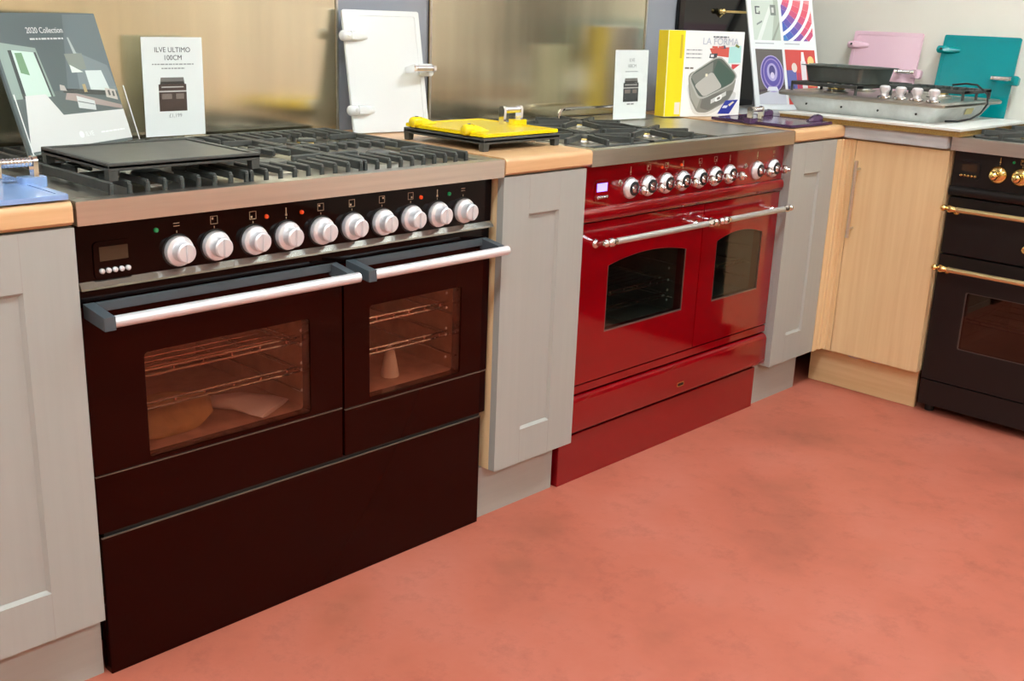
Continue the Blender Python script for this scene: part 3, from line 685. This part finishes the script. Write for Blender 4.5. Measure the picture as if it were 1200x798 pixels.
# brochure
BRO = thing('brochure', 'grey brochure with a kitchen photo in clear stand', 'brochure', (.236, .455, .9285), (-.293, 0, .471)); w_, h_ = .323, .275; h = w_/2
c = MB().box(-h, h, 0, .006, .002, h_, .0006).build('cover', pm((92, 104, 104), .3), BRO)
def bq(x0, x1, z0, z1): return [(x0, z0), (x1, z0), (x1, z1), (x0, z1)]
V = lambda u, v: (-h + u*w_, v*h_)
def vq(*p): return [V(*q) for q in p]
P = [((108, 120, 122), vq((.50, .40), (.995, .40), (.995, .99), (.68, .99))),
     ((128, 140, 142), vq((.62, .40), (.995, .40), (.97, .60), (.68, .72))),
     ((150, 168, 158), vq((.02, .40), (.38, .40), (.34, .75), (.02, .80))),
     ((204, 226, 212), vq((.13, .40), (.35, .40), (.31, .72), (.13, .74))),
     ((120, 158, 120), vq((.15, .58), (.22, .56), (.21, .72), (.15, .72))),
     ((70, 78, 74), vq((.10, .40), (.13, .40), (.13, .74), (.10, .74))), ((70, 78, 74), vq((.345, .40), (.36, .40), (.33, .72), (.315, .72))),
     ((136, 144, 134), vq((.60, .58), (.75, .58), (.75, .70), (.58, .70))), ((226, 234, 226), vq((.60, .56), (.71, .56), (.60, .62))),
     ((176, 184, 182), vq((.67, .70), (.70, .70), (.67, .82), (.655, .82))),
     ((214, 224, 220), vq((.73, .41), (.92, .41), (.89, .565), (.73, .57))),
     ((176, 156, 150), vq((.46, .37), (.99, .26), (.99, .29), (.50, .43))),
     ((60, 64, 62), vq((.46, .42), (.98, .36), (.98, .40), (.48, .45))),
     ((196, 190, 182), vq((.44, .44), (.50, .43), (.49, .47), (.45, .48))), ((190, 168, 120), vq((.66, .41), (.69, .41), (.69, .47), (.66, .47))),
     ((206, 198, 190), vq((.86, .36), (.97, .33), (.97, .41), (.87, .43))), ((84, 80, 78), vq((.89, .37), (.91, .37), (.91, .41), (.89, .41))), ((84, 80, 78), vq((.93, .36), (.95, .36), (.95, .40), (.93, .40))),
     ((220, 222, 222), vq((.56, .30), (.72, .27), (.73, .34), (.57, .39))), ((120, 124, 124), vq((.57, .345), (.72, .31), (.72, .317), (.57, .352))),
     ((226, 224, 222), vq((.02, .03), (.995, .03), (.995, .255), (.40, .262), (.30, .42), (.12, .42)))]
print_mesh('cover_photo', P, c, y=-.0003)
text('lettering', '2020 Collection', .0165, (-h+.098, -.0014, h_-.040), pm((232, 234, 232)), c)
text('lettering', '~~~~~~~~~~~~~~~~~~~~~~', .0085, (-h+.102, -.0014, h_-.054), pm((214, 218, 216)), c)
text('lettering', 'ILVE', .014, (-h+.175, -.0016, .024), pm((250, 250, 250)), c)
MB().lathe([(.007, 0), (.007, .0003)], (-h+.163, -.0012, .029), (0, -1, 0), 20).build('logo_disc', pm((250, 250, 250)), c)
text('lettering', '~~~~~~~~~~~~~~~~~~~~', .0075, (-h+.225, -.0016, .026), pm((250, 250, 250)), c)
ac = MB(); ac.box(-h-.006, h+.006, .007, .010, 0, .24); ac.box(-h-.006, h+.006, -.013, -.011, .0, .118); ac.box(-h-.006, h+.006, -.011, .007, -.001, .0012); ac.box(-h-.006, -h-.004, -.011, .007, .0012, .118); ac.box(h+.004, h+.006, -.011, .007, .0012, .118)
ac.build('acrylic_stand', ACRYL, BRO, False)
for xx in (-h-.006, h+.003): MB().box(xx, xx+.003, -.0135, -.0132, .0, .118).build('stand_edge', pm((232, 236, 232)), BRO, False)

# bake tin box
BX = thing('tin_box', 'white cardboard box with yellow spine picturing a square cake tin', 'box', (2.354, .395, .9115), (-.027, 0, -.332)); w_, h_ = .309, .277; h = w_/2
c = MB().box(-h, h, 0, .055, 0, h_, .0012).build('carton', pm((238, 238, 234)), BX)
MB().box(-h-.0008, -h-.0001, .001, .054, .001, h_-.001).build('spine_panel', pm((240, 214, 8)), c, False)
V = lambda u, v: (-h + u*w_, v*h_)
P = [((240, 214, 8), vq((.005, .004), (.205, .004), (.215, .996), (.005, .996))), ((206, 178, 30), vq((.155, .68), (.185, .68), (.187, .95), (.157, .95))),
     ((236, 210, 190), vq((.125, .03), (.195, .03), (.195, .17), (.125, .17))),
     ((236, 232, 232), vq((.30, .10), (.55, .02), (.55, .05), (.36, .12))),
     ((206, 90, 76), vq((.58, .72), (.80, .70), (.80, .82), (.54, .80))), ((60, 64, 70), vq((.54, .69), (.64, .68), (.65, .745), (.55, .74))), ((228, 226, 224), vq((.56, .70), (.60, .70), (.60, .73), (.56, .73))),
     ((74, 90, 110), vq((.68, .80), (.76, .80), (.74, .84), (.69, .83))),
     ((176, 222, 214), vq((.80, .63), (.97, .64), (.96, .84), (.80, .82))), ((206, 70, 70), vq((.85, .54), (.96, .62), (.85, .62))), ((120, 130, 60), vq((.88, .83), (.93, .81), (.94, .83), (.89, .86)))]
# cake tin seen from above: outer wall, rim, inner walls, base, clasp
def rpoly(pts, r=.35, n=4):
    out = []; L_ = len(pts)
    for k in range(L_):
        p0, p1, p2 = pts[k-1], pts[k], pts[(k+1) % L_]
        a_ = (p1[0]+(p0[0]-p1[0])*r, p1[1]+(p0[1]-p1[1])*r); b_ = (p1[0]+(p2[0]-p1[0])*r, p1[1]+(p2[1]-p1[1])*r)
        for q in range(n+1):
            t_ = q/n; out.append(tuple((1-t_)**2*a_[e]+2*t_*(1-t_)*p1[e]+t_*t_*b_[e] for e in (0, 1)))
    return out
def vr(*p, r=.3): return [V(*q) for q in rpoly(list(p), r)]
P += [((214, 212, 206), vr((.25, .44), (.36, .02), (.60, .02), (.93, .20), (.94, .30))),
      ((136, 134, 124), vr((.275, .52), (.315, .22), (.42, .05), (.56, .045), (.84, .19), (.90, .30), (.925, .46), (.70, .60), r=.25)),
      ((160, 157, 146), vq((.285, .47), (.33, .23), (.42, .09), (.46, .22), (.32, .44))),
      ((112, 111, 103), vr((.49, .24), (.46, .10), (.58, .07), (.84, .21), (.90, .32), r=.2)),
      ((176, 174, 164), vr((.268, .48), (.68, .735), (.945, .49), (.88, .38), (.44, .18), r=.25)),
      ((92, 98, 90), vr((.290, .48), (.68, .715), (.925, .49), (.87, .395), (.455, .205), r=.25)),
      ((128, 129, 120), vq((.315, .475), (.60, .645), (.60, .53), (.375, .385))), ((70, 92, 80), vr((.66, .675), (.905, .49), (.86, .40), (.73, .34), (.61, .53), r=.12)),
      ((186, 182, 172), vr((.365, .37), (.595, .535), (.745, .35), (.50, .23), r=.18)),
      ((238, 228, 200), vq((.505, .475), (.535, .475), (.535, .505), (.505, .505))), ((206, 206, 200), vq((.60, .15), (.80, .25), (.80, .30), (.60, .20))), ((236, 236, 232), vr((.66, .17), (.75, .21), (.74, .27), (.65, .22))), ((120, 118, 110), vr((.685, .195), (.725, .21), (.72, .24), (.68, .22)))]
P += [((36, 52, 150), vq((.70, .03), (.86, .03), (.97, .20), (.80, .19))), ((222, 224, 240), vq((.76, .10), (.82, .10), (.84, .13), (.78, .13))), ((232, 220, 190), vq((.86, .12), (.92, .17), (.90, .18), (.84, .14)))]
print_mesh('box_print', P, c, y=-.0004)
text('lettering', 'LA FORMA', .031, (.055, -.0022, h_*.845), pm((186, 190, 200)), c, 'CENTER')
text('lettering', '~~~~~~~~~~~~~', .0095, (.055, -.0022, h_*.925), pm((90, 94, 104)), c, 'CENTER')
text('lettering', '~~~~~~', .015, (.045, -.0022, h_*.80), pm((206, 90, 76)), c, 'CENTER')
for k in range(3): text('lettering', '~~~~~~~~~~~~~~~', .008, (-.082, -.0022, h_*(.77-.045*k)), pm((150, 150, 150)), c)
text('lettering', '~~~~~', .013, (-.084, -.0022, h_*.555), pm((120, 110, 100)), c)

# poster in the corner
PO = thing('poster_board', 'white photo board of four colourful pictures in the corner', 'poster', (2.921, .393, .9125), (-.36, 0, -.478)); w_, h_ = .284, .43; h = w_/2
c = MB().box(-h, h, 0, .008, 0, h_, .001).build('board', pm((236, 238, 236)), PO)
V = lambda u, v: (-h + u*w_, v*h_)
P = []
# upper left: pale glass front
a, b, z0, z1 = -h+.018, -h+.132, .262, h_-.012
P += [((176, 186, 168), bq(a, b, z0, z1)), ((204, 214, 200), [(a, z0), (a+.075, z0), (b-.02, z0+.10), (b-.02, z1), (a, z1)]), ((226, 230, 222), [(a+.012, z0), (a+.03, z0), (b-.035, z0+.11), (b-.04, z0+.13)]), ((150, 156, 140), [(b-.04, z0), (b-.03, z0), (b, z0+.06), (b, z0+.075)]),
      ((120, 126, 118), bq(b-.035, b-.012, z0+.095, z0+.135)), ((210, 212, 204), bq(b-.03, b-.02, z0+.105, z0+.125))]
for q in ((.014, .019, .098, .128), (.019, .034, .123, .128), (.019, .03, .098, .103), (.03, .034, .098, .11)): P.append(((70, 74, 76), bq(a+q[0], a+q[1], z0+q[2], z0+q[3])))
P.append(((130, 138, 132), [(a+.016, z0+.055), (a+.04, z0+.068), (a+.04, z0+.075), (a+.016, z0+.062)]))
# upper right: fan of colour swatches
a, b, z0, z1 = -h+.143, h-.012, .262, h_-.012
P.append(((244, 244, 242), bq(a, b, z0, z1)))
cx, cz = a-.085, z1+.03
ramp_c = [(70, 170, 80), (60, 120, 180), (70, 96, 176), (96, 84, 168), (130, 84, 160), (206, 84, 120), (222, 92, 110), (226, 110, 120), (232, 150, 150)]
for bi, (r0, r1, sh) in enumerate(((.100, .128, -1), (.143, .176, 0), (.188, .213, 1), (.224, .243, 2), (.252, .27, 3))):
    for k in range(14):
        a0 = math.radians(-84 + k*8.0); a1 = a0 + math.radians(7.9)
        col = ramp_c[max(0, min(8, k - 1 + sh//2))]
        q = [(cx+r*math.cos(an), cz+r*math.sin(an)) for r, an in ((r0, a0), (r1, a0), (r1, (a0+a1)/2), (r1, a1), (r0, a1), (r0, (a0+a1)/2))]
        q = clip(q, a, b, z0, z1)
        if len(q) > 2: P.append((col, q))
for x0, x1 in ((-h+.02, -h+.10), (-h+.145, -h+.21)): P.append(((176, 178, 180), bq(x0, x1, .248, .2515)))
# lower left: purple dial
a, b, z0, z1 = -h+.018, -h+.132, .02, .228
P += [((94, 86, 80), bq(a, b, z0, z1)), ((206, 204, 212), [(a, z0), (b, z0), (b, z0+.05), (a+.05, z0+.05), (a, z0+.035)]), ((70, 54, 62), [(a, z0+.045), (b, z0+.065), (b, z0+.073), (a, z0+.053)])]
def ell(cx, cz, rx, rz, n=28): return [(cx+rx*math.cos(2*PI*k/n), cz+rz*math.sin(2*PI*k/n)) for k in range(n)]
for rx, rz, col, dz in ((.050, .070, (176, 160, 206), 0), (.046, .066, (84, 70, 150), 0), (.038, .056, (150, 130, 190), .002), (.034, .050, (92, 78, 160), .003), (.022, .034, (176, 164, 206), .006), (.013, .022, (70, 60, 120), .010), (.008, .012, (214, 204, 224), -.006)):
    P.append((col, clip(ell((a+b)/2+.006, z0+.115+dz, rx, rz), a, b, z0, z1)))
P.append(((226, 224, 234), [(a+.035, z0+.050), (b-.03, z0+.050), (b-.036, z0+.066), (a+.042, z0+.066)]))
# lower right: red still life
a, b, z0, z1 = -h+.143, h-.012, .02, .228
P += [((206, 70, 62), bq(a, b, z0, z1)), ((92, 96, 160), bq(a, a+.042, z0+.05, z0+.13)), ((60, 64, 120), bq(a, a+.03, z0+.05, z0+.07)), ((226, 216, 216), bq(a+.064, a+.086, z0+.06, z0+.165)), ((240, 236, 232), [(a+.067, z0+.165), (a+.083, z0+.165), (a+.08, z0+.20), (a+.07, z0+.20)]),
      ((228, 170, 90), bq(a+.092, b-.003, z0+.07, z0+.15)), ((240, 206, 130), ell(a+.108, z0+.165, .014, .02, 14)), ((226, 206, 196), ell(a+.035, z0+.14, .012, .018, 14)), ((176, 60, 90), bq(a+.045, a+.06, z0+.05, z0+.12))]
print_mesh('pictures', P, c, y=-.0004, lift=.00003)

# black panel with brass rail behind the box
t = thing('oven_door_panel', 'glossy black oven door with brass rail against the back wall', 'oven door', (2.735, WY-.001, .9103))
MB().box(-.265, .265, -.016, 0, 0, .46, .002).build('panel', BLACKG, t)
MB().box(-.2655, -.235, -.0175, -.0162, .0, .46, .0005).build('edge_strip', mat('dark_bronze', (46, 38, 32), .3, .4), t)
hd = MB().cyl((-.02, -.030, .343), (.215, -.030, .343), .0055, 12).build('handle_rail', BRASS, t)
for xx, sg in ((-.045, 1), (.24, -1)):
    MB().lathe([(.0003, 0), (.007, .002), (.010, .008), (.009, .014), (.005, .018), (.009, .022), (.011, .028), (.008, .036), (.0055, .044)], (xx, -.030, .343), (sg, 0, 0), 16).build('handle_finial', BRASS, hd)
    MB().cyl((xx+sg*.03, -.030, .338), (xx+sg*.03, -.0165, .325), .0045, 10).build('handle_post', BRASS, hd)
